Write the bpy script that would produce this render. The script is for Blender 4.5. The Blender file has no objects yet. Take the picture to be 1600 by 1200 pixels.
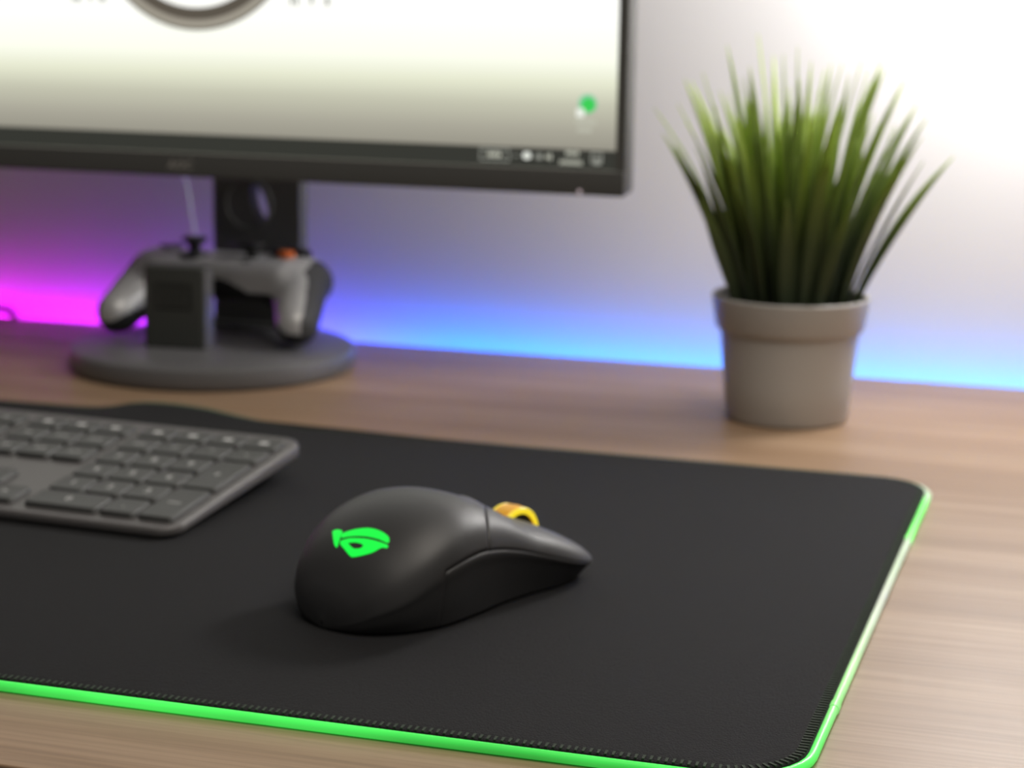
import bpy, bmesh, math, random
from mathutils import Vector, Matrix, noise
from mathutils.bvhtree import BVHTree

S = 0.001                       # the whole scene is laid out in millimetres
sc = bpy.context.scene
C = sc.collection
PI = math.pi
R = math.radians

# ------------------------------------------------------------------ camera
YAW, PITCH, ROLL = R(16.85), R(11.17), R(0.93)
fw = Vector((-math.sin(YAW) * math.cos(PITCH), math.cos(YAW) * math.cos(PITCH), -math.sin(PITCH)))
rt0 = Vector((math.cos(YAW), math.sin(YAW), 0))
up0 = rt0.cross(fw)
rt = rt0 * math.cos(ROLL) + up0 * math.sin(ROLL)
up = -rt0 * math.sin(ROLL) + up0 * math.cos(ROLL)
cam_d = bpy.data.cameras.new('camera')
cam = bpy.data.objects.new('camera', cam_d)
C.objects.link(cam)
cam.matrix_world = Matrix(((rt.x, up.x, -fw.x, 0), (rt.y, up.y, -fw.y, 0), (rt.z, up.z, -fw.z, 239.5 * S), (0, 0, 0, 1)))
cam_d.sensor_fit = 'HORIZONTAL'
cam_d.sensor_width = 36
cam_d.lens = 36 * 3206.1 / 1600
cam_d.clip_start = 0.02
cam_d.dof.use_dof = True
cam_d.dof.focus_distance = 0.62
cam_d.dof.aperture_fstop = 12.5
sc.camera = cam

# ------------------------------------------------------------------ world, lamps, exposure
sc.view_settings.view_transform = 'Standard'
sc.view_settings.look = 'None'
sc.view_settings.exposure = 0.0
sc.view_settings.gamma = 1.0
sc.view_settings.use_curve_mapping = False
W = bpy.data.worlds.new('room_light')
sc.world = W
W.use_nodes = True
W.node_tree.nodes['Background'].inputs[0].default_value = (1.0, 0.97, 0.94, 1)
W.node_tree.nodes['Background'].inputs[1].default_value = 0.07


def lamp(name, kind, loc, target, energy, color, **kw):
    d = bpy.data.lights.new(name, kind)
    d.energy = energy
    d.color = color
    for k, v in kw.items():
        setattr(d, k, v)
    o = bpy.data.objects.new(name, d)
    C.objects.link(o)
    o.location = Vector(loc) * S
    o.rotation_euler = (Vector(target) - Vector(loc)).to_track_quat('-Z', 'Y').to_euler()
    return o


# a lamp up on the right, close to the wall, and the ceiling lamp of the room
lamp('wall_lamp_light', 'POINT', (-40, 1180, 340), (-40, 1290, 340), 4.9, (1.0, 0.975, 0.95), shadow_soft_size=0.045)
lamp('ceiling_lamp_light', 'AREA', (150, 460, 1100), (-150, 640, 0), 10.3, (1.0, 0.92, 0.82), shape='DISK', size=1.0)


# ------------------------------------------------------------------ materials
def principled(name, color, rough=0.5, spec=0.5, metal=0.0, **kw):
    m = bpy.data.materials.new(name)
    m.use_nodes = True
    b = m.node_tree.nodes['Principled BSDF']
    b.inputs['Base Color'].default_value = (*color, 1)
    b.inputs['Roughness'].default_value = rough
    b.inputs['Specular IOR Level'].default_value = spec
    b.inputs['Metallic'].default_value = metal
    for k, v in kw.items():
        b.inputs[k].default_value = v
    return m


def nd(m, kind, **kw):
    n = m.node_tree.nodes.new(kind)
    for k, v in kw.items():
        if k in n.inputs:
            n.inputs[k].default_value = v
        else:
            setattr(n, k, v)
    return n


def lk(m, a, b):
    m.node_tree.links.new(a, b)


def bsdf(m):
    return m.node_tree.nodes['Principled BSDF']


def ramp(m, stops, interp='LINEAR'):
    n = m.node_tree.nodes.new('ShaderNodeValToRGB')
    n.color_ramp.interpolation = interp
    e = n.color_ramp.elements
    while len(e) < len(stops):
        e.new(0.5)
    for el, (p, c) in zip(e, stops):
        el.position = p
        el.color = (*c, 1)
    return n


def bumpy(m, scale, strength, detail=3.0, vec=None, dist=0.001):
    tc = nd(m, 'ShaderNodeTexCoord')
    nz = nd(m, 'ShaderNodeTexNoise', Scale=scale, Detail=detail)
    lk(m, tc.outputs['Object'], nz.inputs['Vector'])
    b = nd(m, 'ShaderNodeBump', Strength=strength, Distance=dist)
    lk(m, nz.outputs['Fac'], b.inputs['Height'])
    lk(m, b.outputs['Normal'], bsdf(m).inputs['Normal'])
    return m


def emit(name, color, strength):
    m = principled(name, (0.02, 0.02, 0.02), 0.4)
    bsdf(m).inputs['Emission Color'].default_value = (*color, 1)
    bsdf(m).inputs['Emission Strength'].default_value = strength
    return m


M = {}
M['wall'] = bumpy(principled('wall_paint', (0.73, 0.725, 0.74), 0.85, 0.2), 220, 0.08)
M['floor'] = principled('floor_boards', (0.16, 0.11, 0.08), 0.5)


def wood():
    m = principled('walnut_laminate', (0.2, 0.12, 0.08), 0.46, 0.38)
    tc = nd(m, 'ShaderNodeTexCoord')
    mp = nd(m, 'ShaderNodeMapping')
    mp.inputs['Scale'].default_value = (1.3, 22, 22)
    lk(m, tc.outputs['Object'], mp.inputs['Vector'])
    n1 = nd(m, 'ShaderNodeTexNoise', Scale=1.6, Detail=6.0, Roughness=0.6, Distortion=0.6)
    lk(m, mp.outputs['Vector'], n1.inputs['Vector'])
    mp2 = nd(m, 'ShaderNodeMapping')
    mp2.inputs['Scale'].default_value = (8, 420, 420)
    lk(m, tc.outputs['Object'], mp2.inputs['Vector'])
    n2 = nd(m, 'ShaderNodeTexNoise', Scale=1.0, Detail=4.0, Roughness=0.6)
    lk(m, mp2.outputs['Vector'], n2.inputs['Vector'])
    r1 = ramp(m, [(0.3, (0.255, 0.16, 0.092)), (0.5, (0.32, 0.21, 0.13)), (0.7, (0.38, 0.262, 0.17))])
    lk(m, n1.outputs['Fac'], r1.inputs['Fac'])
    r2 = ramp(m, [(0.35, (0.74, 0.73, 0.72)), (0.6, (1, 1, 1))])
    lk(m, n2.outputs['Fac'], r2.inputs['Fac'])
    mx = nd(m, 'ShaderNodeMix', data_type='RGBA', blend_type='MULTIPLY')
    mx.inputs[0].default_value = 0.8
    lk(m, r1.outputs['Color'], mx.inputs[6])
    lk(m, r2.outputs['Color'], mx.inputs[7])
    lk(m, mx.outputs[2], bsdf(m).inputs['Base Color'])
    b = nd(m, 'ShaderNodeBump', Strength=0.12, Distance=0.0005)
    lk(m, n2.outputs['Fac'], b.inputs['Height'])
    lk(m, b.outputs['Normal'], bsdf(m).inputs['Normal'])
    return m


M['wood'] = wood()
M['desk_edge'] = principled('dark_desk_edge', (0.035, 0.018, 0.012), 0.55)
M['leg'] = principled('black_steel', (0.02, 0.02, 0.02), 0.45)
M['bezel'] = bumpy(principled('monitor_plastic', (0.085, 0.085, 0.081), 0.42, 0.4), 900, 0.05)
M['bezel_side'] = principled('slim_bezel', (0.085, 0.085, 0.078), 0.5, 0.4)
M['stand'] = principled('stand_plastic', (0.11, 0.11, 0.105), 0.45, 0.4)
M['base'] = bumpy(principled('stand_base_plastic', (0.125, 0.125, 0.13), 0.36, 0.5), 1200, 0.04)
M['logo_grey'] = principled('grey_print', (0.3, 0.29, 0.27), 0.4)
M['pad'] = bumpy(principled('black_cloth', (0.0095, 0.0095, 0.0105), 0.85, 0.15, **{'Sheen Weight': 0.05, 'Sheen Roughness': 0.5}), 1600, 0.5, 2.0)
M['stitch'] = principled('dark_thread', (0.045, 0.06, 0.045), 0.8, 0.2)
M['kb_body'] = bumpy(principled('graphite_metal', (0.105, 0.10, 0.10), 0.42, 0.5), 900, 0.03)
M['kb_under'] = principled('graphite_plastic', (0.04, 0.04, 0.045), 0.5)
M['key'] = principled('graphite_keycap', (0.052, 0.053, 0.052), 0.45, 0.45)
M['legend'] = principled('legend_print', (0.5, 0.5, 0.5), 0.5)
M['mouse'] = bumpy(principled('mouse_shell', (0.034, 0.034, 0.035), 0.47, 0.55), 2500, 0.06)
M['mouse_dark'] = principled('mouse_rubber', (0.016, 0.016, 0.017), 0.6, 0.3)
M['mouse_grey'] = principled('mouse_button_grey', (0.2, 0.2, 0.21), 0.35)
M['logo_green'] = emit('logo_light', (0.0, 1.0, 0.06), 1.0)
M['wheel'] = emit('wheel_tyre', (1.0, 0.48, 0.02), 0.28)
bsdf(M['wheel']).inputs['Base Color'].default_value = (0.5, 0.25, 0.02, 1)
M['wheel_ring'] = emit('wheel_light_ring', (1.0, 0.76, 0.02), 0.95)
M['pot'] = bumpy(principled('pot_plastic', (0.44, 0.428, 0.41), 0.4, 0.4), 700, 0.03)
M['soil'] = principled('plant_base', (0.012, 0.018, 0.008), 0.9)
M['pad_silver'] = principled('silver_grip', (0.5, 0.5, 0.5), 0.33, 0.5, 0.25)
M['pad_black'] = principled('controller_black', (0.012, 0.012, 0.013), 0.5, 0.4)
M['pad_grip'] = bumpy(principled('rubber_grip', (0.05, 0.05, 0.052), 0.6, 0.3), 700, 0.3)
M['orange'] = principled('orange_plastic', (0.75, 0.16, 0.03), 0.45)
M['box'] = principled('small_box_plastic', (0.05, 0.053, 0.048), 0.5, 0.4)
M['box_side'] = principled('small_box_trim', (0.12, 0.12, 0.125), 0.4, 0.5)
M['box_dark'] = principled('small_box_slot', (0.006, 0.006, 0.006), 0.5)
M['cable'] = principled('pale_cable', (0.7, 0.72, 0.78), 0.5)
M['cable_black'] = principled('black_cable', (0.02, 0.02, 0.022), 0.5)
M['tape'] = principled('strip_tape', (0.6, 0.6, 0.6), 0.5)


def screen_mat():
    # what the lit display shows: a pale backdrop fading to grey at its lower edge
    m = principled('display', (0.01, 0.01, 0.01), 0.35, 0.3)
    tc = nd(m, 'ShaderNodeTexCoord')
    sp = nd(m, 'ShaderNodeSeparateXYZ')
    lk(m, tc.outputs['Object'], sp.inputs[0])
    mr = nd(m, 'ShaderNodeMapRange')
    mr.inputs['From Min'].default_value = 0.136
    mr.inputs['From Max'].default_value = 0.236
    lk(m, sp.outputs['Z'], mr.inputs['Value'])
    r = ramp(m, [(0.10, (0.300, 0.285, 0.235)), (0.22, (0.40, 0.385, 0.315)), (0.36, (0.56, 0.56, 0.44)),
                 (0.48, (0.80, 0.82, 0.64)), (0.60, (1.0, 1.02, 0.88)), (0.85, (1.1, 1.1, 1.04))])
    lk(m, mr.outputs['Result'], r.inputs['Fac'])
    lk(m, r.outputs['Color'], bsdf(m).inputs['Emission Color'])
    bsdf(m).inputs['Emission Strength'].default_value = 1.0
    return m


M['screen'] = screen_mat()
M['taskbar'] = emit('taskbar_print', (0.03, 0.032, 0.026), 1.0)
M['ui_white'] = emit('ui_white', (0.85, 0.88, 0.80), 1.0)
M['ui_grey'] = emit('ui_grey', (0.30, 0.31, 0.27), 1.0)
M['ui_pale'] = emit('ui_pale', (0.52, 0.53, 0.44), 1.0)
M['ui_green'] = emit('ui_green', (0.04, 0.62, 0.09), 1.0)
M['ui_teal'] = emit('ui_teal', (0.22, 0.60, 0.36), 1.0)
M['ring_dark'] = emit('ring_dark', (0.10, 0.085, 0.065), 1.0)
M['ring_mid'] = emit('ring_mid', (0.36, 0.33, 0.27), 1.0)
M['ring_edge'] = emit('ring_edge', (0.19, 0.175, 0.14), 1.0)
M['power_led'] = emit('power_led', (0.75, 0.6, 0.62), 0.7)


def tube_mat():
    # a side-lit plastic light guide: green where the light gets, milky where it fades
    m = principled('light_guide', (0.55, 0.6, 0.52), 0.35)
    tc = nd(m, 'ShaderNodeTexCoord')
    sp = nd(m, 'ShaderNodeSeparateXYZ')
    lk(m, tc.outputs['Object'], sp.inputs[0])
    mr = nd(m, 'ShaderNodeMapRange')
    mr.inputs['From Min'].default_value = 0.580
    mr.inputs['From Max'].default_value = 0.990
    lk(m, sp.outputs['Y'], mr.inputs['Value'])
    r = ramp(m, [(0.0, (0.06, 0.80, 0.10)), (0.10, (0.10, 0.80, 0.12)), (0.17, (0.20, 0.70, 0.18)), (0.24, (0.30, 0.66, 0.24)), (0.35, (0.36, 0.52, 0.30)),
                 (0.50, (0.40, 0.44, 0.36)), (0.60, (0.38, 0.48, 0.33)), (0.715, (0.36, 0.44, 0.32)),
                 (0.73, (0.20, 0.95, 0.16)), (0.88, (0.16, 0.9, 0.14)), (0.93, (0.36, 0.46, 0.32)), (0.965, (0.3, 0.4, 0.27)), (0.98, (0.05, 0.08, 0.045))])
    lk(m, mr.outputs['Result'], r.inputs['Fac'])
    nz = nd(m, 'ShaderNodeTexNoise', Scale=14.0, Detail=2.0)
    lk(m, tc.outputs['Object'], nz.inputs['Vector'])
    r2 = ramp(m, [(0.35, (0.34, 0.34, 0.34)), (0.65, (0.85, 0.85, 0.85))])
    lk(m, nz.outputs['Fac'], r2.inputs['Fac'])
    lk(m, r.outputs['Color'], bsdf(m).inputs['Emission Color'])
    lk(m, r2.outputs['Color'], bsdf(m).inputs['Emission Strength'])
    lk(m, r.outputs['Color'], bsdf(m).inputs['Base Color'])
    return m


M['tube'] = tube_mat()


def led_mat():
    m = principled('led_light', (0.3, 0.3, 0.3), 0.4)
    tc = nd(m, 'ShaderNodeTexCoord')
    sp = nd(m, 'ShaderNodeSeparateXYZ')
    lk(m, tc.outputs['Object'], sp.inputs[0])
    mr = nd(m, 'ShaderNodeMapRange')
    mr.inputs['From Min'].default_value = -1.1
    mr.inputs['From Max'].default_value = 0.3
    lk(m, sp.outputs['X'], mr.inputs['Value'])
    r = ramp(m, [(0.0, (1.0, 0.0, 0.55)), (0.24, (0.75, 0.0, 0.9)), (0.32, (0.42, 0.01, 0.95)), (0.39, (0.1, 0.07, 1.0)), (0.48, (0.0, 0.15, 1.0)), (0.62, (0.0, 0.17, 0.8)), (0.75, (0.0, 0.18, 0.75)), (1.0, (0.0, 0.19, 0.75))])
    lk(m, mr.outputs['Result'], r.inputs['Fac'])
    lk(m, r.outputs['Color'], bsdf(m).inputs['Emission Color'])
    bsdf(m).inputs['Emission Strength'].default_value = 26.0
    return m


M['led'] = led_mat()


def blade_mat(i):
    # moulded plastic grass: deep green sheath, yellow-green tip
    k = (0.85, 1.0, 1.15)[i]
    m = principled('grass_plastic', (0.1, 0.2, 0.04), 0.45, 0.4)
    tc = nd(m, 'ShaderNodeTexCoord')
    sp = nd(m, 'ShaderNodeSeparateXYZ')
    lk(m, tc.outputs['Object'], sp.inputs[0])
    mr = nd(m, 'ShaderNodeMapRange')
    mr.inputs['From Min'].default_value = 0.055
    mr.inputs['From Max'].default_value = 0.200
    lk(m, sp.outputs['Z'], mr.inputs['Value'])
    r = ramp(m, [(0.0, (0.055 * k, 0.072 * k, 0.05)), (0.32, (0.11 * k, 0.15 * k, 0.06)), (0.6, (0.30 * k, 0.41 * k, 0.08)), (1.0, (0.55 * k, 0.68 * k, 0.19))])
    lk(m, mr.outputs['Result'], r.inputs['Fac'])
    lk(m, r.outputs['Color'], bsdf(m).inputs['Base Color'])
    tr = nd(m, 'ShaderNodeBsdfTranslucent')
    lk(m, r.outputs['Color'], tr.inputs['Color'])
    mx = nd(m, 'ShaderNodeMixShader')
    mx.inputs[0].default_value = 0.45
    lk(m, bsdf(m).outputs[0], mx.inputs[1])
    lk(m, tr.outputs[0], mx.inputs[2])
    lk(m, mx.outputs[0], m.node_tree.nodes['Material Output'].inputs['Surface'])
    return m


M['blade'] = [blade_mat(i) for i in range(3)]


# ------------------------------------------------------------------ building helpers (millimetres in, metres out)
def tag(o, label=None, cat=None, group=None, kind=None):
    for k, v in (('label', label), ('category', cat), ('group', group), ('kind', kind)):
        if v:
            o[k] = v
    return o


def thing(name, label, cat, loc=(0, 0, 0), rotz=0.0, group=None):
    o = bpy.data.objects.new(name, None)
    o.empty_display_size = 0.02
    C.objects.link(o)
    o.location = Vector(loc) * S
    o.rotation_euler = (0, 0, rotz)
    return tag(o, label, cat, group)


def mesh(name, vf, mat, parent=None, smooth=True, label=None):
    v, f = vf
    me = bpy.data.meshes.new(name)
    me.from_pydata([(x * S, y * S, z * S) for x, y, z in v], [], f)
    me.validate()
    bm = bmesh.new()
    bm.from_mesh(me)
    bmesh.ops.recalc_face_normals(bm, faces=bm.faces)
    bm.to_mesh(me)
    bm.free()
    if smooth:
        me.polygons.foreach_set('use_smooth', [True] * len(me.polygons))
        try:
            me.set_sharp_from_angle(angle=R(38))
        except Exception:
            pass
    me.materials.append(mat)
    o = bpy.data.objects.new(name, me)
    C.objects.link(o)
    o.parent = parent
    if label:
        o['label'] = label
    return o


def join(*parts):
    V, F = [], []
    for v, f in parts:
        n = len(V)
        V += list(v)
        F += [tuple(i + n for i in q) for q in f]
    return V, F


def moved(vf, d=(0, 0, 0), rx=0, ry=0, rz=0, sc3=(1, 1, 1)):
    m = Matrix.Translation(d) @ Matrix.Rotation(rz, 4, 'Z') @ Matrix.Rotation(ry, 4, 'Y') @ Matrix.Rotation(rx, 4, 'X') @ Matrix.Diagonal((*sc3, 1))
    return [tuple(m @ Vector(p)) for p in vf[0]], vf[1]


def rrect(x0, x1, y0, y1, r, n=6):
    r = min(r, (x1 - x0) / 2 - 1e-3, (y1 - y0) / 2 - 1e-3)
    pts = []
    for cx, cy, a0 in ((x1 - r, y1 - r, 0), (x0 + r, y1 - r, PI / 2), (x0 + r, y0 + r, PI), (x1 - r, y0 + r, 1.5 * PI)):
        for k in range(n + 1):
            a = a0 + PI / 2 * k / n
            pts.append((cx + r * math.cos(a), cy + r * math.sin(a)))
    return pts


def loft(rings, cap0=True, cap1=True, closed=True):
    n = len(rings[0])
    V = [p for r in rings for p in r]
    F = []
    for i in range(len(rings) - 1):
        for k in range(n if closed else n - 1):
            a, b = i * n + k, i * n + (k + 1) % n
            F.append((a, b, b + n, a + n))
    if cap0:
        F.append(tuple(range(n - 1, -1, -1)))
    if cap1:
        F.append(tuple(range((len(rings) - 1) * n, len(rings) * n)))
    return V, F


def slab(x0, x1, y0, y1, z0, z1, r=2.0, bev=0.0, n=6, bev_bottom=True):
    """a rounded-rectangle plate with softened rims"""
    rings = []

    def ring(ins, z):
        rings.append([(x, y, z) for x, y in rrect(x0 + ins, x1 - ins, y0 + ins, y1 - ins, max(r - ins, 0.15), n)])
    if bev > 0:
        if bev_bottom:
            for a in (0, 30, 60, 90):
                ring(bev * (1 - math.sin(R(a))), z0 + bev * (1 - math.cos(R(a))))
        else:
            ring(0, z0)
        for a in (0, 30, 60, 90):
            ring(bev * (1 - math.cos(R(a))), z1 - bev + bev * math.sin(R(a)))
    else:
        ring(0, z0)
        ring(0, z1)
    return loft(rings)


def box(x0, x1, y0, y1, z0, z1):
    v = [(x, y, z) for z in (z0, z1) for x, y in ((x0, y0), (x1, y0), (x1, y1), (x0, y1))]
    return v, [(3, 2, 1, 0), (4, 5, 6, 7), (0, 1, 5, 4), (1, 2, 6, 5), (2, 3, 7, 6), (3, 0, 4, 7)]


def lathe(profile, n=48, cap0=True, cap1=True):
    rings = [[(r * math.cos(2 * PI * k / n), r * math.sin(2 * PI * k / n), z) for k in range(n)] for r, z in profile]
    return loft(rings, cap0, cap1)


def tube(pts, rad, n=8, closed=False, caps=True):
    P = [Vector(p) for p in pts]
    rings = []
    prev = None
    for i, p in enumerate(P):
        if closed:
            t = P[(i + 1) % len(P)] - P[i - 1]
        else:
            t = P[min(i + 1, len(P) - 1)] - P[max(i - 1, 0)]
        t.normalize()
        ref = Vector((0, 0, 1)) if abs(t.z) < 0.9 else Vector((1, 0, 0))
        if prev is None:
            a = t.cross(ref).normalized()
        else:
            a = (prev - t * prev.dot(t)).normalized()
        prev = a
        b = t.cross(a)
        r = rad[i] if isinstance(rad, (list, tuple)) else rad
        rings.append([tuple(p + (a * math.cos(2 * PI * k / n) + b * math.sin(2 * PI * k / n)) * r) for k in range(n)])
    v, f = loft(rings, caps and not closed, caps and not closed)
    if closed:
        m = len(rings)
        for k in range(n):
            f.append(((m - 1) * n + k, (m - 1) * n + (k + 1) % n, (k + 1) % n, k))
    return v, f


def smooth_path(pts, k=6):
    P = [Vector(p) for p in pts]
    out = []
    for i in range(len(P) - 1):
        a, b, c, d = P[max(i - 1, 0)], P[i], P[i + 1], P[min(i + 2, len(P) - 1)]
        for j in range(k):
            t = j / k
            out.append(0.5 * ((2 * b) + (c - a) * t + (2 * a - 5 * b + 4 * c - d) * t * t + (3 * b - a - 3 * c + d) * t ** 3))
    out.append(P[-1])
    return [tuple(p) for p in out]


def lerp_curve(x, table):
    """smooth interpolation of (x, value) knots"""
    if x <= table[0][0]:
        return table[0][1]
    for i in range(len(table) - 1):
        x0, y0 = table[i]
        x1, y1 = table[i + 1]
        if x <= x1:
            xm, ym = table[i - 1] if i > 0 else (2 * x0 - x1, 2 * y0 - y1)
            xp, yp = table[i + 2] if i + 2 < len(table) else (2 * x1 - x0, 2 * y1 - y0)
            h = x1 - x0
            t = (x - x0) / h
            m0 = (y1 - ym) / (x1 - xm) * h
            m1 = (yp - y0) / (xp - x0) * h
            return ((2 * t ** 3 - 3 * t * t + 1) * y0 + (t ** 3 - 2 * t * t + t) * m0 + (-2 * t ** 3 + 3 * t * t) * y1 + (t ** 3 - t * t) * m1)
    return table[-1][1]


_text = {}


def text_vf(s, size, bold=0.0, shear=0.0):
    """lettering as flat mesh data in the xy plane, centred"""
    key = (s, bold, shear)
    if key not in _text:
        cu = bpy.data.curves.new('lettering', 'FONT')
        cu.body = s
        cu.size = 1.0
        cu.align_x = 'CENTER'
        cu.align_y = 'CENTER'
        cu.resolution_u = 2
        cu.offset = bold
        cu.shear = shear
        o = bpy.data.objects.new('lettering', cu)
        C.objects.link(o)
        dg = bpy.context.evaluated_depsgraph_get()
        me = bpy.data.meshes.new_from_object(o.evaluated_get(dg))
        _text[key] = ([tuple(v.co) for v in me.vertices], [tuple(p.vertices) for p in me.polygons])
        bpy.data.objects.remove(o)
        bpy.data.curves.remove(cu)
        bpy.data.meshes.remove(me)
    v, f = _text[key]
    return [(x * size, y * size, z) for x, y, z in v], f


# ------------------------------------------------------------------ the setting
WALL_Y, DESK_Y0, DESK_Y1 = 1286.0, 525.0, 1262.0
o = mesh('wall_back', box(-2600, 1800, WALL_Y, WALL_Y + 120, -740, 1900), M['wall'], None, False)
tag(o, kind='structure')
o = mesh('floor', box(-2600, 1800, -900, WALL_Y, -780, -740), M['floor'], None, False)
tag(o, kind='structure')

# the desk
desk = thing('desk', 'walnut brown wooden desk under the mouse pad and plant', 'desk', (-400, 893, -740))
o = mesh('desktop', slab(-900, 700, DESK_Y0 - 893, DESK_Y1 - 893, 740 - 26, 740, 3, 0.8), M['wood'], desk, False)
mesh('edge_band', slab(-899, 699, DESK_Y0 - 893 - 1.2, DESK_Y0 - 893, 715, 738.5, 0.5), M['desk_edge'], o)
for x in (-840, 640):
    for y in (-310, 310):
        mesh('leg', slab(x - 25, x + 25, y - 25, y + 25, 0, 714, 4), M['leg'], desk)

# the light strip along the rear edge of the desk
strip = thing('led_strip', 'purple to blue light strip glowing behind the desk edge', 'light strip', (-400, DESK_Y1, -10))
mesh('tape', box(-880, 680, 0.1, 1.4, -6, 4), M['tape'], strip, False)
led = mesh('light_band', box(-880, 680, 1.4, 3.4, -5, 3), M['led'], strip, False)
led.data.transform(Matrix.Translation((-0.4, 0, 0)))
led.location = (0.4, 0, 0)

# ------------------------------------------------------------------ monitor
MX, MY = -541.0, 1100.0
mon = thing('monitor', 'black desktop monitor with lit pale screen on round stand', 'monitor', (MX, 1150, 0))
yo = MY - 1150
w2 = 271.0


def flat_box(x0, x1, z0, z1, y, t):
    return box(x0, x1, y, y + t, z0, z1)


# panel body
hv = slab(-w2, w2, 122.5 - 0, 446, 0, 18, 3, 1.2)        # in xz, thickness on z -> rotate to stand
hv = ([(x, yo + 1.2 + z, y) for x, y, z in hv[0]], hv[1])
mesh('housing', hv, M['bezel'], mon)
bl = slab(-170, 170, 190, 400, 0, 26, 30, 14, bev_bottom=False)
mesh('rear_cover', ([(x, yo + 18 + z, y) for x, y, z in bl[0]], bl[1]), M['bezel'], mon)
chin = slab(-w2, w2, 122.3, 136.2, 0, 6, 1.6, 0.7)
ch = mesh('bottom_bezel', ([(x, yo - 1.8 + z, y) for x, y, z in chin[0]], chin[1]), M['bezel'], mon)
for x0, x1 in ((-w2, -w2 + 5.6), (w2 - 5.6, w2)):
    mesh('side_bezel', box(x0, x1, yo - 0.2, yo + 3, 136.2, 446), M['bezel_side'], mon, False)
mesh('top_bezel', box(-w2 + 5.6, w2 - 5.6, yo - 0.2, yo + 3, 440, 446), M['bezel_side'], mon, False)
dsp = mesh('display', box(-w2 + 5.6, w2 - 5.6, yo + 0.6, yo + 2.4, 136.2, 440), M['screen'], mon, False)
tv = text_vf('AOC', 7.2, 0.03, 0.18)
mesh('logo', ([(x + 2.2, yo - 1.95, 129.0 + y) for x, y, z in tv[0]], tv[1]), M['logo_grey'], ch, False, 'grey brand lettering')
pl = lathe([(0.2, 0), (1.1, 0.05), (1.2, 0.4)], 12)
mesh('power_light', moved(pl, (-295.2 - MX, yo - 1.9, 124.2), rx=R(90)), M['power_led'], ch)


def on_screen(name, vf, mat, lift=0.0):
    """flat print on the display: x along the screen, y up, in scene millimetres"""
    return mesh(name, ([(x - MX, yo + 0.55 - lift, y) for x, y, z in vf[0]], vf[1]), mat, dsp, False)


def rect2(x0, x1, z0, z1, r=0.4):
    p = rrect(x0, x1, z0, z1, r, 4)
    return [(x, y, 0) for x, y in p], [tuple(range(len(p)))]


def disc2(cx, cz, r, n=24):
    return [(cx + r * math.cos(2 * PI * k / n), cz + r * math.sin(2 * PI * k / n), 0) for k in range(n)], [tuple(range(n))]


def annulus2(cx, cz, r0, r1, n=96):
    v = [(cx + r * math.cos(2 * PI * k / n), cz + r * math.sin(2 * PI * k / n), 0) for r in (r0, r1) for k in range(n)]
    return v, [(k, (k + 1) % n, n + (k + 1) % n, n + k) for k in range(n)]


def frame2(x0, x1, z0, z1, t):
    return join(rect2(x0, x1, z0, z0 + t, 0.1), rect2(x0, x1, z1 - t, z1, 0.1), rect2(x0, x0 + t, z0 + t, z1 - t, 0.1), rect2(x1 - t, x1, z0 + t, z1 - t, 0.1))


on_screen('taskbar', rect2(MX - w2 + 5.8, MX + w2 - 5.8, 136.4, 147.3, 0.2), M['taskbar'])
on_screen('wallpaper_ring', annulus2(-528.5, 272.6, 52.5, 59.5), M['ring_dark'], 0.02)
on_screen('wallpaper_ring', annulus2(-528.5, 272.6, 59.5, 63.2), M['ring_mid'], 0.02)
on_screen('wallpaper_ring', annulus2(-528.5, 272.6, 63.2, 65.4), M['ring_edge'], 0.02)
for x, z, w in ((-607.5, 222.6, 1.0), (-604, 222.4, 1.6), (-596, 223, 1.2), (-589.5, 222.6, 1.0), (-587, 222.6, 1.0), (-468.3, 222.8, 0.9), (-465.0, 222.6, 0.9), (-456.0, 223.4, 1.0), (-446.4, 222.8, 1.2)):
    on_screen('wallpaper_mark', rect2(x - w, x + w, z, z + 5, 0.5), M['ui_grey'], 0.02)
on_screen('tray_frame', frame2(-354.4, -337.0, 139.2, 146.2, 0.7), M['ui_grey'], 0.03)
on_screen('tray_caption', join(*[rect2(-349.8 + i * 2.1, -348.2 + i * 2.1, 141.4, 144.4 - 0.4 * (i % 2), 0.3) for i in range(4)]), M['ui_pale'], 0.03)
on_screen('tray_icon', rect2(-334.2, -332.2, 142.1, 143.0, 0.3), M['ui_grey'], 0.03)
on_screen('tray_icon', rect2(-329.2, -324.4, 141.0, 144.8, 1.6), M['ui_white'], 0.03)
on_screen('tray_icon', disc2(-319.7, 142.6, 1.7), M['ui_grey'], 0.03)
on_screen('tray_icon', join(rect2(-315.8, -314.2, 141.6, 143.8, 0.3), rect2(-313.8, -312.6, 140.9, 144.5, 0.3)), M['ui_pale'], 0.03)
on_screen('tray_clock', join(*[rect2(-304.3 + i * 2.0, -302.9 + i * 2.0, 144.0, 146.4, 0.2) for i in range(4)]), M['ui_pale'], 0.03)
on_screen('tray_clock', join(*[rect2(-307.6 + i * 1.45, -306.6 + i * 1.45, 138.9, 141.2, 0.2) for i in range(9)]), M['ui_pale'], 0.03)
on_screen('tray_icon', frame2(-289.8, -283.4, 140.0, 146.0, 0.8), M['ui_grey'], 0.03)
on_screen('tray_icon', rect2(-288.0, -284.6, 139.4, 142.6, 0.3), M['ui_grey'], 0.035)
on_screen('desktop_icon', annulus2(-292.4, 172.6, 2.6, 5.3, 32), M['ui_teal'], 0.03)
on_screen('desktop_icon', disc2(-292.0, 172.0, 4.0), M['ui_green'], 0.032)
on_screen('desktop_icon', rect2(-298.8, -294.2, 165.2, 170.0, 0.8), M['ui_white'], 0.036)
on_screen('icon_caption', join(*[rect2(-299 + i * 1.7, -297.8 + i * 1.7, 161.2, 163.6, 0.2) for i in range(7)]), M['ui_pale'], 0.03)
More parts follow.
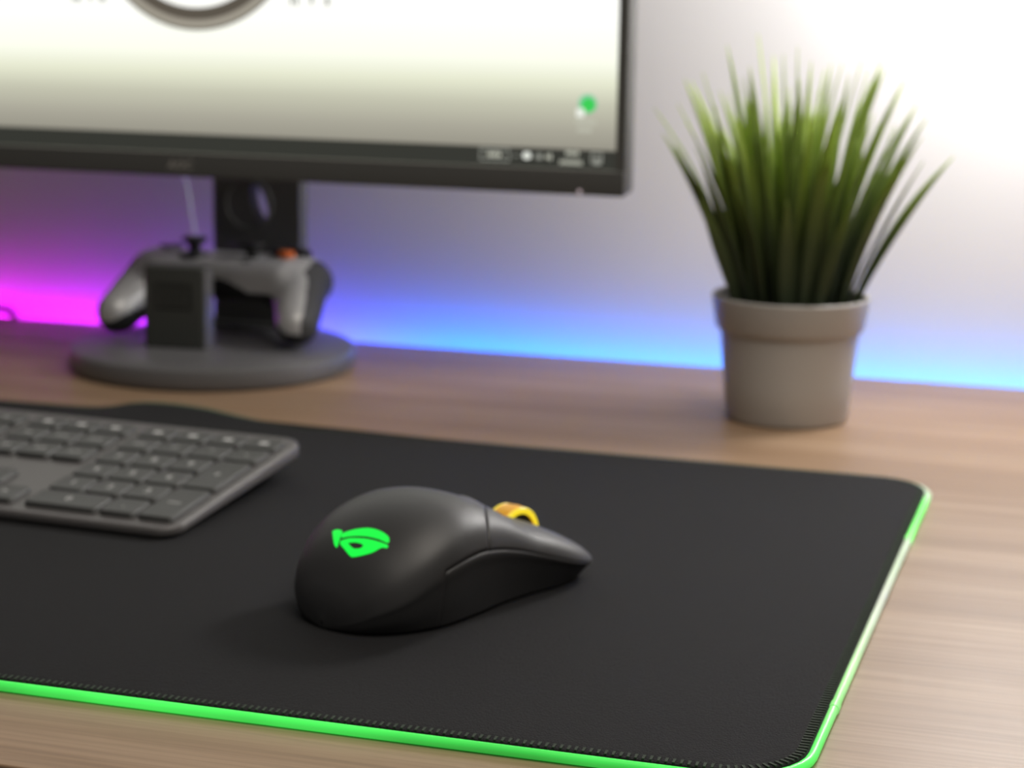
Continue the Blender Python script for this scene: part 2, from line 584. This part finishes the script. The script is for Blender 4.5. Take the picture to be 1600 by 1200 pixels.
on_screen('icon_caption', join(*[rect2(-298 + i * 1.7, -296.8 + i * 1.7, 157.0, 159.2, 0.2) for i in range(5)]), M['ui_pale'], 0.03)

# stand: round foot, pierced column, arm
BX, BY = -543.0, 1150.0
bx, by = BX - MX, 0.0
foot = mesh('stand_base', moved(lathe([(60, 0), (85.5, 0), (87.4, 1.5), (88.2, 4), (88.2, 10.5), (87.4, 12.8), (85.6, 13.8), (60, 14), (0.5, 14)], 96), (bx, by, 0)), M['base'], mon)
CY = 1216.0 - 1150
hx, hz, hrx, hrz = -540.8 - MX, 94.0, 5.6, 12.5        # the cable hole
cx0, cx1, cz0, cz1 = -573 - MX, -512.5 - MX, 13.9, 300.0
N = 48
rings = []
outer, inner = [], []
for k in range(N):
    a = 2 * PI * (k + 0.5) / N
    c, s_ = math.cos(a), math.sin(a)
    t = min(((cx1 - hx) / c) if c > 0 else ((cx0 - hx) / c), ((130 - hz) / s_) if s_ > 0 else ((60 - hz) / s_))
    outer.append((hx + c * t, hz + s_ * t))
    inner.append((hx + c * hrx - s_ * hrz * 0.26, hz + s_ * hrz))     # leaning a little, top to the left
for pts, y in ((outer, CY), (inner, CY), (inner, CY + 13), (outer, CY + 13)):
    rings.append([(x, y, z) for x, z in pts])
rv, rf = loft(rings + [rings[0]], False, False)
colm = join((rv, rf), box(cx0, cx1, CY, CY + 13, cz0, 60), box(cx0, cx1, CY, CY + 13, 130, cz1))
column = mesh('stand_column', colm, M['stand'], mon, False)
rim_t = [(hx - 7 + 16 * math.cos(a * PI / 20), CY - 0.2, hz + 16 * math.sin(a * PI / 20)) for a in range(40)]
mesh('hole_rim', tube(rim_t, 1.1, 8, True), M['stand'], column)
mesh('stand_arm', slab(-35, 35, yo + 40, CY + 1, 255, 300, 6, 2), M['stand'], mon)
mesh('column_foot', slab(cx0 - 4, cx1 + 4, CY - 4, CY + 17, 13.8, 17, 3, 1), M['stand'], mon)

# cables
cb = smooth_path([(-612, 1136, 180), (-611, 1215, 125), (-608.5, 1245, 107), (-603.5, 1247, 78), (-600, 1248, 57), (-597, 1262, 25), (-596, 1275, -50)], 6)
o = mesh('thin_cable', tube(cb, 1.35, 8), M['cable'])
tag(o, 'thin pale cable hanging behind the monitor left of its stand', 'cable')
cb = smooth_path([(-830, 1262, 3), (-790, 1266, 5.5), (-764, 1266, 4.8), (-752, 1268, -1), (-748, 1275, -40)], 6)
o = mesh('loose_cable', tube(cb, 2.6, 8), M['cable_black'])
tag(o, 'short cable bump at the rear desk edge beside the magenta glow', 'cable')

# ------------------------------------------------------------------ mouse pad
PX0, PX1, PY0, PY1, PR = -984.0, -85.5, 584.5, 986.0, 26.0
pad = thing('mouse_pad', 'large black cloth mouse pad with glowing green edge tube', 'mouse pad', (0, 0, 0))


def lift(x, y):
    """the far edge of the cloth is buckled behind the keyboard"""
    z = lerp_curve(x, [(-700, 0.0), (-620, 1.2), (-560, 1.6), (-532, 2.6), (-511, 6.8), (-490, 7.6), (-469, 6.3), (-454, 4.0), (-435, 1.8), (-418, 0.2), (-400, 0)]) if -700 < x < -400 else 0.0
    return max(z, 0) * max(0.0, min(1.0, (y - 925) / 62)) ** 1.6


def pad_ring(ins, z, n_arc=8):
    pts = []
    x0, x1, y0, y1, r = PX0 + ins, PX1 - ins, PY0 + ins, PY1 - ins, max(PR - ins, 1)
    cs = ((x1 - r, y1 - r, 0), (x0 + r, y1 - r, PI / 2), (x0 + r, y0 + r, PI), (x1 - r, y0 + r, 1.5 * PI))
    corners = [[(cx + r * math.cos(a0 + PI / 2 * k / n_arc), cy + r * math.sin(a0 + PI / 2 * k / n_arc)) for k in range(n_arc + 1)] for cx, cy, a0 in cs]
    for i in range(4):
        pts += corners[i]
        a, b = corners[i][-1], corners[(i + 1) % 4][0]
        m = 90 if i in (0, 2) else 30
        pts += [(a[0] + (b[0] - a[0]) * k / m, a[1] + (b[1] - a[1]) * k / m) for k in range(1, m)]
    return [(x, y, z + lift(x, y)) for x, y in pts]


rings = [pad_ring(0.6, 0.1), pad_ring(0.0, 1.0), pad_ring(0.0, 3.0), pad_ring(0.5, 3.7), pad_ring(1.6, 4.0), pad_ring(8, 4.0), pad_ring(14, 4.0), pad_ring(24, 4.0)] + [pad_ring(24 + d, 4.0) for d in (10, 22, 36, 60, 110)]
mesh('cloth', loft(rings, True, True), M['pad'], pad)
ring = [p for p in pad_ring(-1.1, 1.9)]
g = mesh('light_tube', tube([(x, y, max(z, 1.75)) for x, y, z in ring], 1.75, 10, True), M['tube'], pad, True, 'glowing green light tube')
# the stitched hem, a thread bridge every few millimetres along the rim nearest the photographer
ring = pad_ring(2.2, 4.02, 10)
st = []
acc = 0.0
for i in range(len(ring)):
    a, b = Vector(ring[i]), Vector(ring[(i + 1) % len(ring)])
    L = (b - a).length
    if L < 1e-6:
        continue
    t = (b - a) / L
    nrm = Vector((t.y, -t.x, 0))
    while acc < L:
        p = a + t * acc
        q = [p - nrm * 1.4 - t * 0.5, p + nrm * 1.7 - t * 0.2, p + nrm * 1.7 + t * 0.5, p - nrm * 1.4 + t * 0.5]
        v = [tuple(k) for k in q] + [tuple(k + Vector((0, 0, 0.35))) for k in q]
        st.append((v, [(3, 2, 1, 0), (4, 5, 6, 7), (0, 1, 5, 4), (1, 2, 6, 5), (2, 3, 7, 6), (3, 0, 4, 7)]))
        acc += 2.4
    acc -= L
o = mesh('stitching', join(*st), M['stitch'], pad, False)
o['kind'] = 'stuff'
# a small joint where two lengths of tube meet on the right side
for y in (657, 879):
    mesh('tube_joint', moved(lathe([(1.2, -3), (2.0, -2.6), (2.05, 2.6), (1.2, 3)], 12), (PX1 + 1.1, y, 1.9), rx=R(90)), M['tube'], pad)

# ------------------------------------------------------------------ keyboard
KT = R(6.1)
kb = thing('keyboard', 'graphite grey low-profile keyboard on the left of the mouse pad', 'keyboard', (-395.7, 842.3, 4.05), -R(3.68))
KA0, KA1, KB0, KB1 = -404.0, 22.5, -81.5, 45.5     # local: x right, y away from the user


def key_z(y):
    return 16.1 + y * math.tan(KT)


def plate_ring(ins, dz, r=11.0):
    return [(x, y, key_z(y) + dz) for x, y in rrect(KA0 + ins, KA1 - ins, KB0 + ins, KB1 - ins, r - min(ins, r - 1), 8)]


def under(ins, frac):
    out = []
    for x, y in rrect(KA0 + ins, KA1 - ins, KB0 + ins, KB1 - ins, 11.0 - ins, 8):
        t = (y - KB0) / (KB1 - KB0)
        top = key_z(y) - 2.6
        bot = max(top - (4.2 + 3.5 * t), 0.4)
        out.append((x, y, top + (bot - top) * frac))
    return out


body = mesh('body', loft([under(1.5, 1.0), under(0.0, 0.75), under(0.0, 0.22), under(0.7, 0.05), plate_ring(1.6, -2.5), plate_ring(3.2, -2.5)]), M['kb_body'], kb)
mesh('rear_foot', slab(KA0 + 14, KA1 - 14, 20, 42, 0.0, 10.5, 5, 2), M['kb_under'], kb)
for x in (KA0 + 30, KA1 - 30):
    mesh('front_foot', slab(x - 8, x + 8, -76, -70, 0.0, 1.4, 2), M['kb_under'], kb)

PT = 19.0
_kmesh = {}


def key(x0, y0, w=1.0, h=1.0, legend='', hh=None):
    """x0, y0: the near left corner of the cell, w and h in pitches"""
    W_, H_ = w * PT - 2.6, (h * PT if hh is None else hh) - 2.6
    k = (round(W_, 2), round(H_, 2))
    if k not in _kmesh:
        rings = []
        for ins, z in ((-0.5, -2.4), (0.0, -0.35), (0.25, -0.08), (0.8, 0.0)):
            rings.append([(x, y, z) for x, y in rrect(-W_ / 2 + ins, W_ / 2 - ins, -H_ / 2 + ins, H_ / 2 - ins, 2.0, 3)])
        v, f = loft(rings, True, True)
        o = mesh('key', (v, f), M['key'], kb)
        _kmesh[k] = o.data
    else:
        o = bpy.data.objects.new('key', _kmesh[k])
        C.objects.link(o)
        o.parent = kb
    cx, cy = x0 + w * PT / 2, y0 + (h * PT if hh is None else hh) / 2
    o.location = (cx * S, cy * S, key_z(cy) * S)
    o.rotation_euler = (KT, 0, 0)
    if legend:
        big = len(legend) == 1
        tv = rect2(-2.4, 2.4, -1.6, 1.6, 0.6) if legend == 'icon' else text_vf(legend, 6.0 if big else (3.6 if len(legend) < 4 else 2.9), 0.02)
        lo = mesh('legend', ([(x, y, 0.03) for x, y, z in tv[0]], tv[1]), M['legend'], o, False)
    return o


yr = [-76, -57, -38, -19, 0]                          # near edges of the rows: bottom, zxcv, asdf, qwer, digits
yf, hf = 19.0, 15.5
# number pad
nx = [-57, -38, -19, 0]
for i, (r, names) in enumerate(((4, 'N/*-'), (3, '789'), (2, '456'), (1, '123'))):
    for j, c in enumerate(names):
        key(nx[j], yr[r], legend={'N': 'num'}.get(c, c))
key(0, yr[2], 1, 2, '+')
key(0, yr[0], 1, 2, 'enter')
key(nx[0], yr[0], 2, 1, '0')
key(nx[2], yr[0], 1, 1, '.')
for j in range(4):
    key(nx[j], yf, 1, 1, 'icon', hf)
# navigation cluster
vx = [-118.5, -99.5, -80.5]
for j in range(3):
    key(vx[j], yf, 1, 1, 'icon', hf)
for j, c in enumerate(('ins', 'home', 'pg up')):
    key(vx[j], yr[4], legend=c)
for j, c in enumerate(('del', 'end', 'pg dn')):
    key(vx[j], yr[3], legend=c)
key(vx[1], yr[1], legend='^')
for j, c in enumerate('<v>'):
    key(vx[j], yr[0], legend=c)
# main block, right edge at -123
mx0 = -123 - 15 * PT
for j in range(14):
    key(mx0 + j * PT * 15 / 14, yf, 15 / 14, 1, 'esc' if j == 0 else ('F%d' % j if j < 13 else 'del'), hf)


def row(r, cells):
    x = mx0
    for c, w in cells:
        key(x, yr[r], w, 1, c)
        x += w * PT


row(4, [(c, 1) for c in '`1234567890-='] + [('back', 2)])
row(3, [('tab', 1.5)] + [(c, 1) for c in 'QWERTYUIOP[]'] + [('\\', 1.5)])
row(2, [('caps', 1.75)] + [(c, 1) for c in "ASDFGHJKL;'"] + [('enter', 2.25)])
row(1, [('shift', 2.25)] + [(c, 1) for c in 'ZXCVBNM,./'] + [('shift', 2.75)])
row(0, [('ctrl', 1.25), ('fn', 1.25), ('alt', 1.25), ('', 6.25), ('alt', 1.25), ('fn', 1.25), ('ctrl', 2.5)])

# ------------------------------------------------------------------ mouse
mouse = thing('computer_mouse', 'black gaming mouse with glowing green emblem and yellow wheel', 'mouse', (-247, 729, 4.05), -R(26))
T_TOP = [(-64, 3), (-63, 10), (-61, 16), (-55, 25.5), (-45, 34), (-33, 40.5), (-20, 43.8), (-10, 43.4), (-2, 41.4), (6, 38.4), (13, 35.0), (22, 29.6), (35, 24.8), (46, 20.0), (54, 16.0), (60, 12.0), (65, 9)]
T_W = [(-64, 0.4), (-63, 9), (-61, 16), (-57, 23), (-50, 29), (-40, 33), (-28, 34.5), (-12, 33), (4, 31), (20, 30.5), (36, 31.2), (46, 30.8), (53, 29.0), (58, 26.0), (61, 23), (66, 18)]
T_C = [(-64, 2), (-58, 9), (-48, 15), (-38, 21), (-24, 25), (-10, 25.6), (8, 22), (26, 16.2), (40, 11.5), (50, 8.6), (60, 6.6), (66, 5.6)]     # height of the shoulder line
T_B = [(-64, 0.3), (-62.5, 8), (-60, 15), (-54, 22), (-44, 28), (-30, 31), (-12, 29.5), (6, 26.5), (22, 25.5), (38, 26), (50, 24), (58, 19), (63, 11), (66, 6)]


def m_section(y, u, off=0.0, front=0.0):
    """u in [-1, 1] from the right foot over the back to the left foot"""
    s_ = 1 if u >= 0 else -1
    a = 1 - abs(u)                   # 0 at the foot, 1 at the ridge
    h, w, c, b = (lerp_curve(y, t) for t in (T_TOP, T_W, T_C, T_B))
    c = min(c, h * 0.72)
    k = min(1.0, max(0.0, (-8 - y) / 30))           # round tail, pinched flanks
    pts = [(b, 0.6), (b + (w - b) * (0.30 + 0.30 * k), c * 0.36), (b + (w - b) * (0.72 + 0.20 * k), c * 0.74), (w, c), (w * 0.90, c + (h - c) * 0.46), (w * 0.66, c + (h - c) * 0.78), (w * 0.34, c + (h - c) * 0.95), (0, h)]
    t = a * (len(pts) - 1)
    i = min(int(t), len(pts) - 2)
    f = t - i
    P = [pts[max(i - 1, 0)], pts[i], pts[i + 1], pts[i + 2] if i + 2 < len(pts) else (-pts[i][0], pts[i][1])]
    q = [0.5 * ((2 * P[1][k]) + (P[2][k] - P[0][k]) * f + (2 * P[0][k] - 5 * P[1][k] + 4 * P[2][k] - P[3][k]) * f * f + (3 * P[1][k] - P[0][k] - 3 * P[2][k] + P[3][k]) * f ** 3) for k in (0, 1)]
    x, z = q
    x = max(x, 0)
    if off:
        k = 1 + off / 30.0
        x, z = x * k, 0.6 + (z - 0.6) * k
    return (-s_ * x, y, z)           # u > 0 is the left side


def m_patch(y0, y1, u0, u1, ny=40, nu=24, off=0.0):
    """a piece of the outer skin; y0 and y1 may depend on u"""
    V, F = [], []
    for i in range(ny + 1):
        t = i / ny
        for k in range(nu + 1):
            u = u0 + (u1 - u0) * k / nu
            a = y0(u) if callable(y0) else y0
            b = y1(u) if callable(y1) else y1
            y = a + (b - a) * (t if a > -60 else t ** 1.7)
            V.append(m_section(y, u, off))
    for i in range(ny):
        for k in range(nu):
            a = i * (nu + 1) + k
            F.append((a, a + 1, a + nu + 2, a + nu + 1))
    return V, F


def seam(u):
    """the line where the two buttons leave the rear shell: swept back at the sides"""
    return 22 - 1.02 * abs(m_section(4, u)[0])


def solid(o, t):
    md = o.modifiers.new('thickness', 'SOLIDIFY')
    md.thickness = t * S
    md.offset = -1
    return o


# inner body, closed at both ends
ys = [-64 + 130 * (1 - math.cos(PI * i / 56)) / 2 for i in range(57)]
rings = [[m_section(max(min(y, 56.5), -63.6), -1 + 2 * k / 44, -0.7) for k in range(45)] for y in ys if y <= 58]
mesh('inner_body', loft(rings, True, True, True), M['mouse_dark'], mouse)
UC = 3 / 7 * 1.0                      # share of the section below the shoulder line
US = 1 - UC
shell = mesh('top_shell', join(m_patch(-64, -34, -1, 1, 40, 56), m_patch(-34, lambda u: seam(u) - 0.5, -US, US, 34, 32)), M['mouse'], mouse)
bmw = bmesh.new()
bmw.from_mesh(shell.data)
bmesh.ops.remove_doubles(bmw, verts=bmw.verts, dist=0.05 * S)
bmesh.ops.recalc_face_normals(bmw, faces=bmw.faces)
bmw.to_mesh(shell.data)
bmw.free()
solid(shell, 0.7)
for s_ in (-1, 1):
    side = (-1, -US - 0.002) if s_ < 0 else (US + 0.002, 1)
    solid(mesh('side_panel', m_patch(-34, 57.5, side[0], side[1], 40, 14), M['mouse'], mouse), 0.7)
    btn = (-US, -0.10) if s_ < 0 else (0.10, US)
    solid(mesh('button', m_patch(lambda u: seam(u) + 0.1, 59.6, btn[0], btn[1], 36, 18, 0.05), M['mouse'], mouse), 1.4)
# small raised selector behind the wheel
zt = m_section(16, 0)[2]
mesh('selector_button', moved(slab(-3.0, 3.0, -6.5, 6.5, -1.5, 1.1, 2.4, 0.6), (0, 15, zt + 0.3), rx=R(-29)), M['mouse_grey'], mouse)
# wheel
WY, wz = 37.5, 16.9
wh = lathe([(9.0, -4.2), (10.6, -4.2), (11.6, -3.4), (11.9, 0), (11.6, 3.4), (10.6, 4.2), (9.0, 4.2)], 40, False, False)
wheel = mesh('scroll_wheel', moved(wh, (0, WY, wz), ry=R(90)), M['wheel'], mouse)
for s_ in (-1, 1):
    rg = lathe([(9.0, -0.5), (11.2, -0.5), (11.6, 0), (11.2, 0.5), (9.0, 0.5)], 40, False, False)
    mesh('light_ring', moved(rg, (s_ * 4.6, WY, wz), ry=R(90)), M['wheel_ring'], wheel)
mesh('hub', moved(lathe([(0.3, -4.3), (9.0, -4.3), (9.0, 4.3), (0.3, 4.3)], 32), (0, WY, wz), ry=R(90)), M['mouse_dark'], wheel)
for x in (-14, 14):
    mesh('glide_foot', slab(x - 6, x + 6, -46, -38, 0.0, 0.9, 3), M['mouse_dark'], mouse)

# the glowing emblem on the rear of the shell: a slit eye with a raised brow and a fin
LOGO = {
    'fin': [(-14.84, 3.48), (-13.46, 4.31), (-9.78, 3.78), (-8.80, 1.57), (-7.62, -2.14), (-7.21, -4.15), (-8.94, -3.24), (-11.73, -0.17)],
    'arc': [(-8.90, 2.54), (-4.71, 4.74), (1.01, 6.40), (6.34, 6.28), (10.59, 5.09), (12.63, 3.72), (13.19, 1.70), (9.03, 2.28), (3.58, 2.42), (-1.67, 1.84), (-5.54, 0.97), (-7.83, 0.37)],
    'eye': [(-7.31, -1.06), (-4.53, 0.31), (-1.10, 0.96), (4.20, 1.43), (9.37, 1.28), (13.53, 0.87), (13.99, -0.42), (11.87, -0.95), (9.67, -3.63), (6.49, -5.62), (2.68, -7.17), (0.59, -6.77), (-3.15, -4.55), (-6.48, -2.57)],
    'hole': [(-3.08, -1.73), (0.14, -0.99), (3.87, -1.47), (3.76, -3.05), (1.26, -3.73), (-1.12, -2.92)],
}
LC, L1, L2 = Vector((2.703, -48.56, 30.71)), Vector((0.990081, 0.132249, 0.047433)), Vector((-0.134548, 0.795283, 0.59112))
L3 = L1.cross(L2).normalized()
bm = bmesh.new()
bm.from_mesh(shell.data)
bvh = BVHTree.FromBMesh(bm)
bm.free()


def emblem(name, *loops):
    bm = bmesh.new()
    for lp in loops:
        lp = [p[:2] for p in smooth_path([(x, y, 0) for x, y in lp + lp[:1]], 3)][:-1]
        vs = [bm.verts.new((x, y, 0)) for x, y in lp]
        for i in range(len(vs)):
            bm.edges.new((vs[i - 1], vs[i]))
    bmesh.ops.triangle_fill(bm, edges=bm.edges[:], use_beauty=True, normal=(0, 0, 1))
    bmesh.ops.subdivide_edges(bm, edges=bm.edges[:], cuts=2, use_grid_fill=True)
    V, F = [], []
    for v in bm.verts:
        p = LC + L1 * v.co.x + L2 * v.co.y
        hit, n, _, _ = bvh.ray_cast((p + L3 * 25) * S, -L3, 0.06)
        q = hit / S + L3 * 0.18 if hit else p
        V.append(tuple(q))
    bm.verts.index_update()
    F = [tuple(v.index for v in f.verts) for f in bm.faces]
    bm.free()
    return mesh(name, (V, F), M['logo_green'], mouse, True, 'glowing green emblem')


emblem('emblem_fin', LOGO['fin'])
emblem('emblem_brow', LOGO['arc'])
emblem('emblem_eye', LOGO['eye'], LOGO['hole'])

# ------------------------------------------------------------------ potted grass
POT = (-179.6, 1125.4, 0)
plant = thing('potted_grass', 'artificial green grass in a plain white plastic pot', 'plant', POT)
prof = [(10, 0.0), (31.5, 0.0), (33.4, 0.8), (34.2, 2.4), (36.0, 22), (38.3, 47.0), (38.6, 50.2), (40.4, 51.0), (41.2, 52.4), (43.6, 67.5), (43.9, 69.2), (43.2, 70.0), (42.0, 69.6), (41.2, 67.5), (39.6, 58), (36, 57.5)]
mesh('pot', lathe(prof, 80, True, False), M['pot'], plant)
mesh('base_mat', lathe([(30, 55), (40, 57.5), (38.5, 59.0), (20, 60), (0.5, 60.5)], 40), M['soil'], plant)
random.seed(11)


def blade(root, tip, bow, width, twist, mi):
    """root and tip relative to the pot, bow pushes the middle inward and up"""
    a, b = Vector(root), Vector(tip)
    d = (b - a)
    horiz = Vector((d.x, d.y, 0))
    mid = (a + b) / 2 - horiz * bow * 0.5 + Vector((0, 0, bow * 16))
    n = 11
    V = []
    out = horiz.normalized() if horiz.length > 4 else Vector((math.cos(twist), math.sin(twist), 0))
    side0 = Vector((-out.y, out.x, 0))
    ca, sa = math.cos(twist), math.sin(twist)
    for i in range(n + 1):
        t = i / n
        p = a * (1 - t) ** 2 + mid * 2 * t * (1 - t) + b * t * t
        tg = (2 * (1 - t) * (mid - a) + 2 * t * (b - mid)).normalized()
        sd = (side0 * ca + tg.cross(side0) * sa).normalized()
        up_ = sd.cross(tg).normalized()
        w = width * (0.50 + 0.5 * math.sin(min(t / 0.5, 1) * PI / 2)) * (1 - max(0, (t - 0.5) / 0.5) ** 1.8)
        w = max(w, 0.12)
        V += [tuple(p + sd * w / 2), tuple(p - up_ * w * 0.16), tuple(p - sd * w / 2)]
    F = []
    for i in range(n):
        for k in (0, 1):
            q = i * 3 + k
            F.append((q, q + 1, q + 4, q + 3))
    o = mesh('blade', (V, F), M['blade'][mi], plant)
    md = o.modifiers.new('thickness', 'SOLIDIFY')
    md.thickness = 0.45 * S
    md.offset = 0
    return o


# camera-right axis on the desk, so that the clump spreads as the photograph shows it
ex = Vector((math.cos(R(8)), math.sin(R(8)), 0))
ey = Vector((-ex.y, ex.x, 0))
tips = [  # across, depth, height of the tip
    (-79, -6, 171), (-75, 10, 156), (-62, -18, 188), (-60, 6, 186), (-40, -8, 206), (-24, 4, 212), (-27, -20, 196), (-2, -10, 206), (-10, 10, 201), (6, -22, 199),
    (13, 8, 194), (22, -6, 197), (33, 12, 199), (26, -18, 192), (46, 4, 196), (57, 10, 190), (51, -14, 178), (60, -8, 172), (69, 0, 169), (64, 16, 176), (84, -4, 149),
    (-52, -30, 168), (-45, 24, 180), (-68, 22, 172), (38, 28, 186), (16, 30, 196), (-16, 30, 200), (-34, -34, 172), (-8, -46, 160), (8, -52, 172), (22, -44, 180), (40, -34, 172),
    (-21, -48, 150), (18, -54, 152), (-60, -20, 165), (-54, 12, 190), (-30, -30, 190), (36, -20, 195), (52, -30, 165), (66, -20, 160), (-66, -14, 150), (-46, -20, 175), (0, -30, 190), (-14, -28, 178), (30, -40, 160), (44, 20, 200), (-40, -40, 155), (54, -2, 184)]
for ax, dp, h in tips:
    k = 0.33 if abs(ax) < 40 else 0.36
    root = ex * (ax * k + random.uniform(-4, 4)) + ey * (dp * 0.5 + random.uniform(-3, 3))
    if root.length > 33:
        root *= 33 / root.length
    tip = ex * ax + ey * dp
    bow = random.uniform(0.25, 0.55)
    blade((root.x, root.y, 58.5), (tip.x, tip.y, h), bow, random.uniform(6.0, 8.6), random.uniform(-0.9, 0.9), random.randrange(3))
for i in range(95):
    a = random.uniform(0, 2 * PI)
    r0 = 33 * math.sqrt(random.random())
    k = r0 / 33
    sp = (0.55 + 1.25 * random.random()) * k
    h = random.uniform(140, 190) - 14 * k
    root = Vector((r0 * math.cos(a), r0 * math.sin(a), 58.5))
    tip = Vector((root.x * (1 + sp) + random.uniform(-9, 9), root.y * (1 + sp * 0.7) + random.uniform(-9, 9), h))
    blade(root, tip, random.uniform(0.1, 0.5), random.uniform(5.2, 8.0), random.uniform(-1.4, 1.4), random.randrange(3))

# ------------------------------------------------------------------ game controller on the stand foot
gc = thing('game_controller', 'silver and black game controller lying on the monitor stand base', 'controller', (-546.5, 1172, 14.0), 0.0)


def ellipsoid(c, r, n=20, rx=0, ry=0, rz=0):
    prof = [(max(math.sin(PI * i / n), 0.01), -math.cos(PI * i / n)) for i in range(n + 1)]
    return moved(moved(lathe(prof, 28), sc3=r), c, rx, ry, rz)


def capsule(p0, p1, r0, r1):
    P0, P1 = Vector(p0), Vector(p1)
    pts, rad = [], []
    for i in range(6):
        a = PI / 2 * (1 - i / 6)
        pts.append(P0 - (P1 - P0).normalized() * r0 * math.sin(a))
        rad.append(max(r0 * math.cos(a), 0.05))
    for i in range(7):
        pts.append(P0.lerp(P1, i / 6))
        rad.append(r0 + (r1 - r0) * i / 6)
    for i in range(1, 7):
        a = PI / 2 * i / 6
        pts.append(P1 + (P1 - P0).normalized() * r1 * math.sin(a))
        rad.append(max(r1 * math.cos(a), 0.05))
    return tube(pts, rad, 24)


parts = [slab(-56, 56, -16, 30, 26, 52, 16, 9)]
for s_ in (-1, 1):
    parts.append(ellipsoid((s_ * 44, 10, 36), (25, 27, 18)))
    parts.append(capsule((s_ * 50, 8, 36), (s_ * 61, -24, 16), 17.5, 13.5))
    parts.append(capsule((s_ * 40, 26, 38), (s_ * 50, 26, 36), 11, 10))
src = mesh('controller_form', join(*parts), M['pad_silver'], None)
md = src.modifiers.new('remesh', 'REMESH')
md.mode = 'VOXEL'
md.voxel_size = 1.3 * S
md = src.modifiers.new('smooth', 'SMOOTH')
md.iterations = 14
md.factor = 0.5
dg = bpy.context.evaluated_depsgraph_get()
me = bpy.data.meshes.new_from_object(src.evaluated_get(dg))
bpy.data.objects.remove(src)
VV = [tuple(v.co / S) for v in me.vertices]
bins = {'shell': [], 'underside': [], 'grip_r': [], 'grip_l': []}
for p in me.polygons:
    c, n = p.center / S, p.normal
    under_z = 21 if abs(c.x) < 38 else 15
    out = n.x * (1 if c.x > 0 else -1)
    if abs(c.x) > 52 and out > 0.5 and c.y < 26 and c.z > 8:
        k = 'grip_r' if c.x > 0 else 'grip_l'
    elif n.z < -0.35 or c.z < 1 + (76 - abs(c.x)) * 0.62 and abs(c.x) > 36 or (abs(c.x) <= 36 and c.z < 40 - 19 * (abs(c.x) / 36) ** 2 and n.y < -0.2):
        k = 'underside'
    else:
        k = 'shell'
    bins[k].append(tuple(p.vertices))


def submesh(faces):
    idx = {}
    V, F = [], []
    for f in faces:
        q = []
        for i in f:
            if i not in idx:
                idx[i] = len(V)
                V.append(VV[i])
            q.append(idx[i])
        F.append(tuple(q))
    return V, F


def keep_mesh(name, faces, mat):
    v, f = submesh(faces)
    m_ = bpy.data.meshes.new(name)
    m_.from_pydata([(x * S, y * S, z * S) for x, y, z in v], [], f)
    m_.polygons.foreach_set('use_smooth', [True] * len(m_.polygons))
    m_.materials.append(mat)
    o = bpy.data.objects.new(name, m_)
    C.objects.link(o)
    o.parent = gc
    return o


keep_mesh('shell', bins['shell'], M['pad_silver'])
keep_mesh('underside', bins['underside'], M['pad_black'])
for k in ('grip_l', 'grip_r'):
    if bins[k]:
        keep_mesh('rubber_grip', bins[k], M['pad_grip'])


def stick(x, y, z):
    st_ = mesh('thumbstick', moved(lathe([(5, -2), (4.2, 1), (3.6, 4.5), (4.4, 7), (7.6, 8.6), (8.3, 9.6), (8.0, 10.8), (5.5, 10.6), (0.3, 10.2)], 28), (x, y, z)), M['pad_black'], gc)
    mesh('collar', moved(lathe([(10.5, -1.5), (10.0, 0.3), (8.6, 0.6), (6.5, -0.6)], 28), (x, y, z)), M['pad_black'], st_)


stick(-18, -2, 52)
stick(21, -2, 50.5)
for x, y, m_ in ((42, 4, 'orange'), (50, 12, 'pad_black'), (34, 12, 'pad_black'), (42, 20, 'pad_black')):
    mesh('face_button', moved(lathe([(5.2, -3), (5.2, 2.6), (4.4, 3.6), (0.3, 3.9)], 20), (x, y, 53)), M[m_], gc)
dp = join(slab(-7.5, 7.5, -2.5, 2.5, 0, 3, 0.8, 0.5), slab(-2.5, 2.5, -7.5, 7.5, 0, 3, 0.8, 0.5))
mesh('direction_pad', moved(dp, (-42, 14, 52)), M['pad_black'], gc)

# ------------------------------------------------------------------ the small black box in front of it
bxo = thing('small_box', 'small upright black box with dark slotted window before the controller', 'box', (-557.5, 1131, 14.0), R(3))
bw = 19.5
bo = mesh('case', slab(-bw, bw, -7, 7, 0, 50, 2.0, 0.9), M['box'], bxo)
mesh('side_trim', slab(bw - 0.2, bw + 1.2, -6.6, 6.6, 0.6, 49.4, 0.6), M['box_side'], bxo)
win = mesh('window', box(-11.5, 11.5, -7.35, -6.9, 24, 40), M['box_dark'], bxo, False)
for i in range(4):
    mesh('slat', box(-10 + i * 5.4, -6.6 + i * 5.4, -7.7, -7.3, 25, 39), M['box'], win, False)
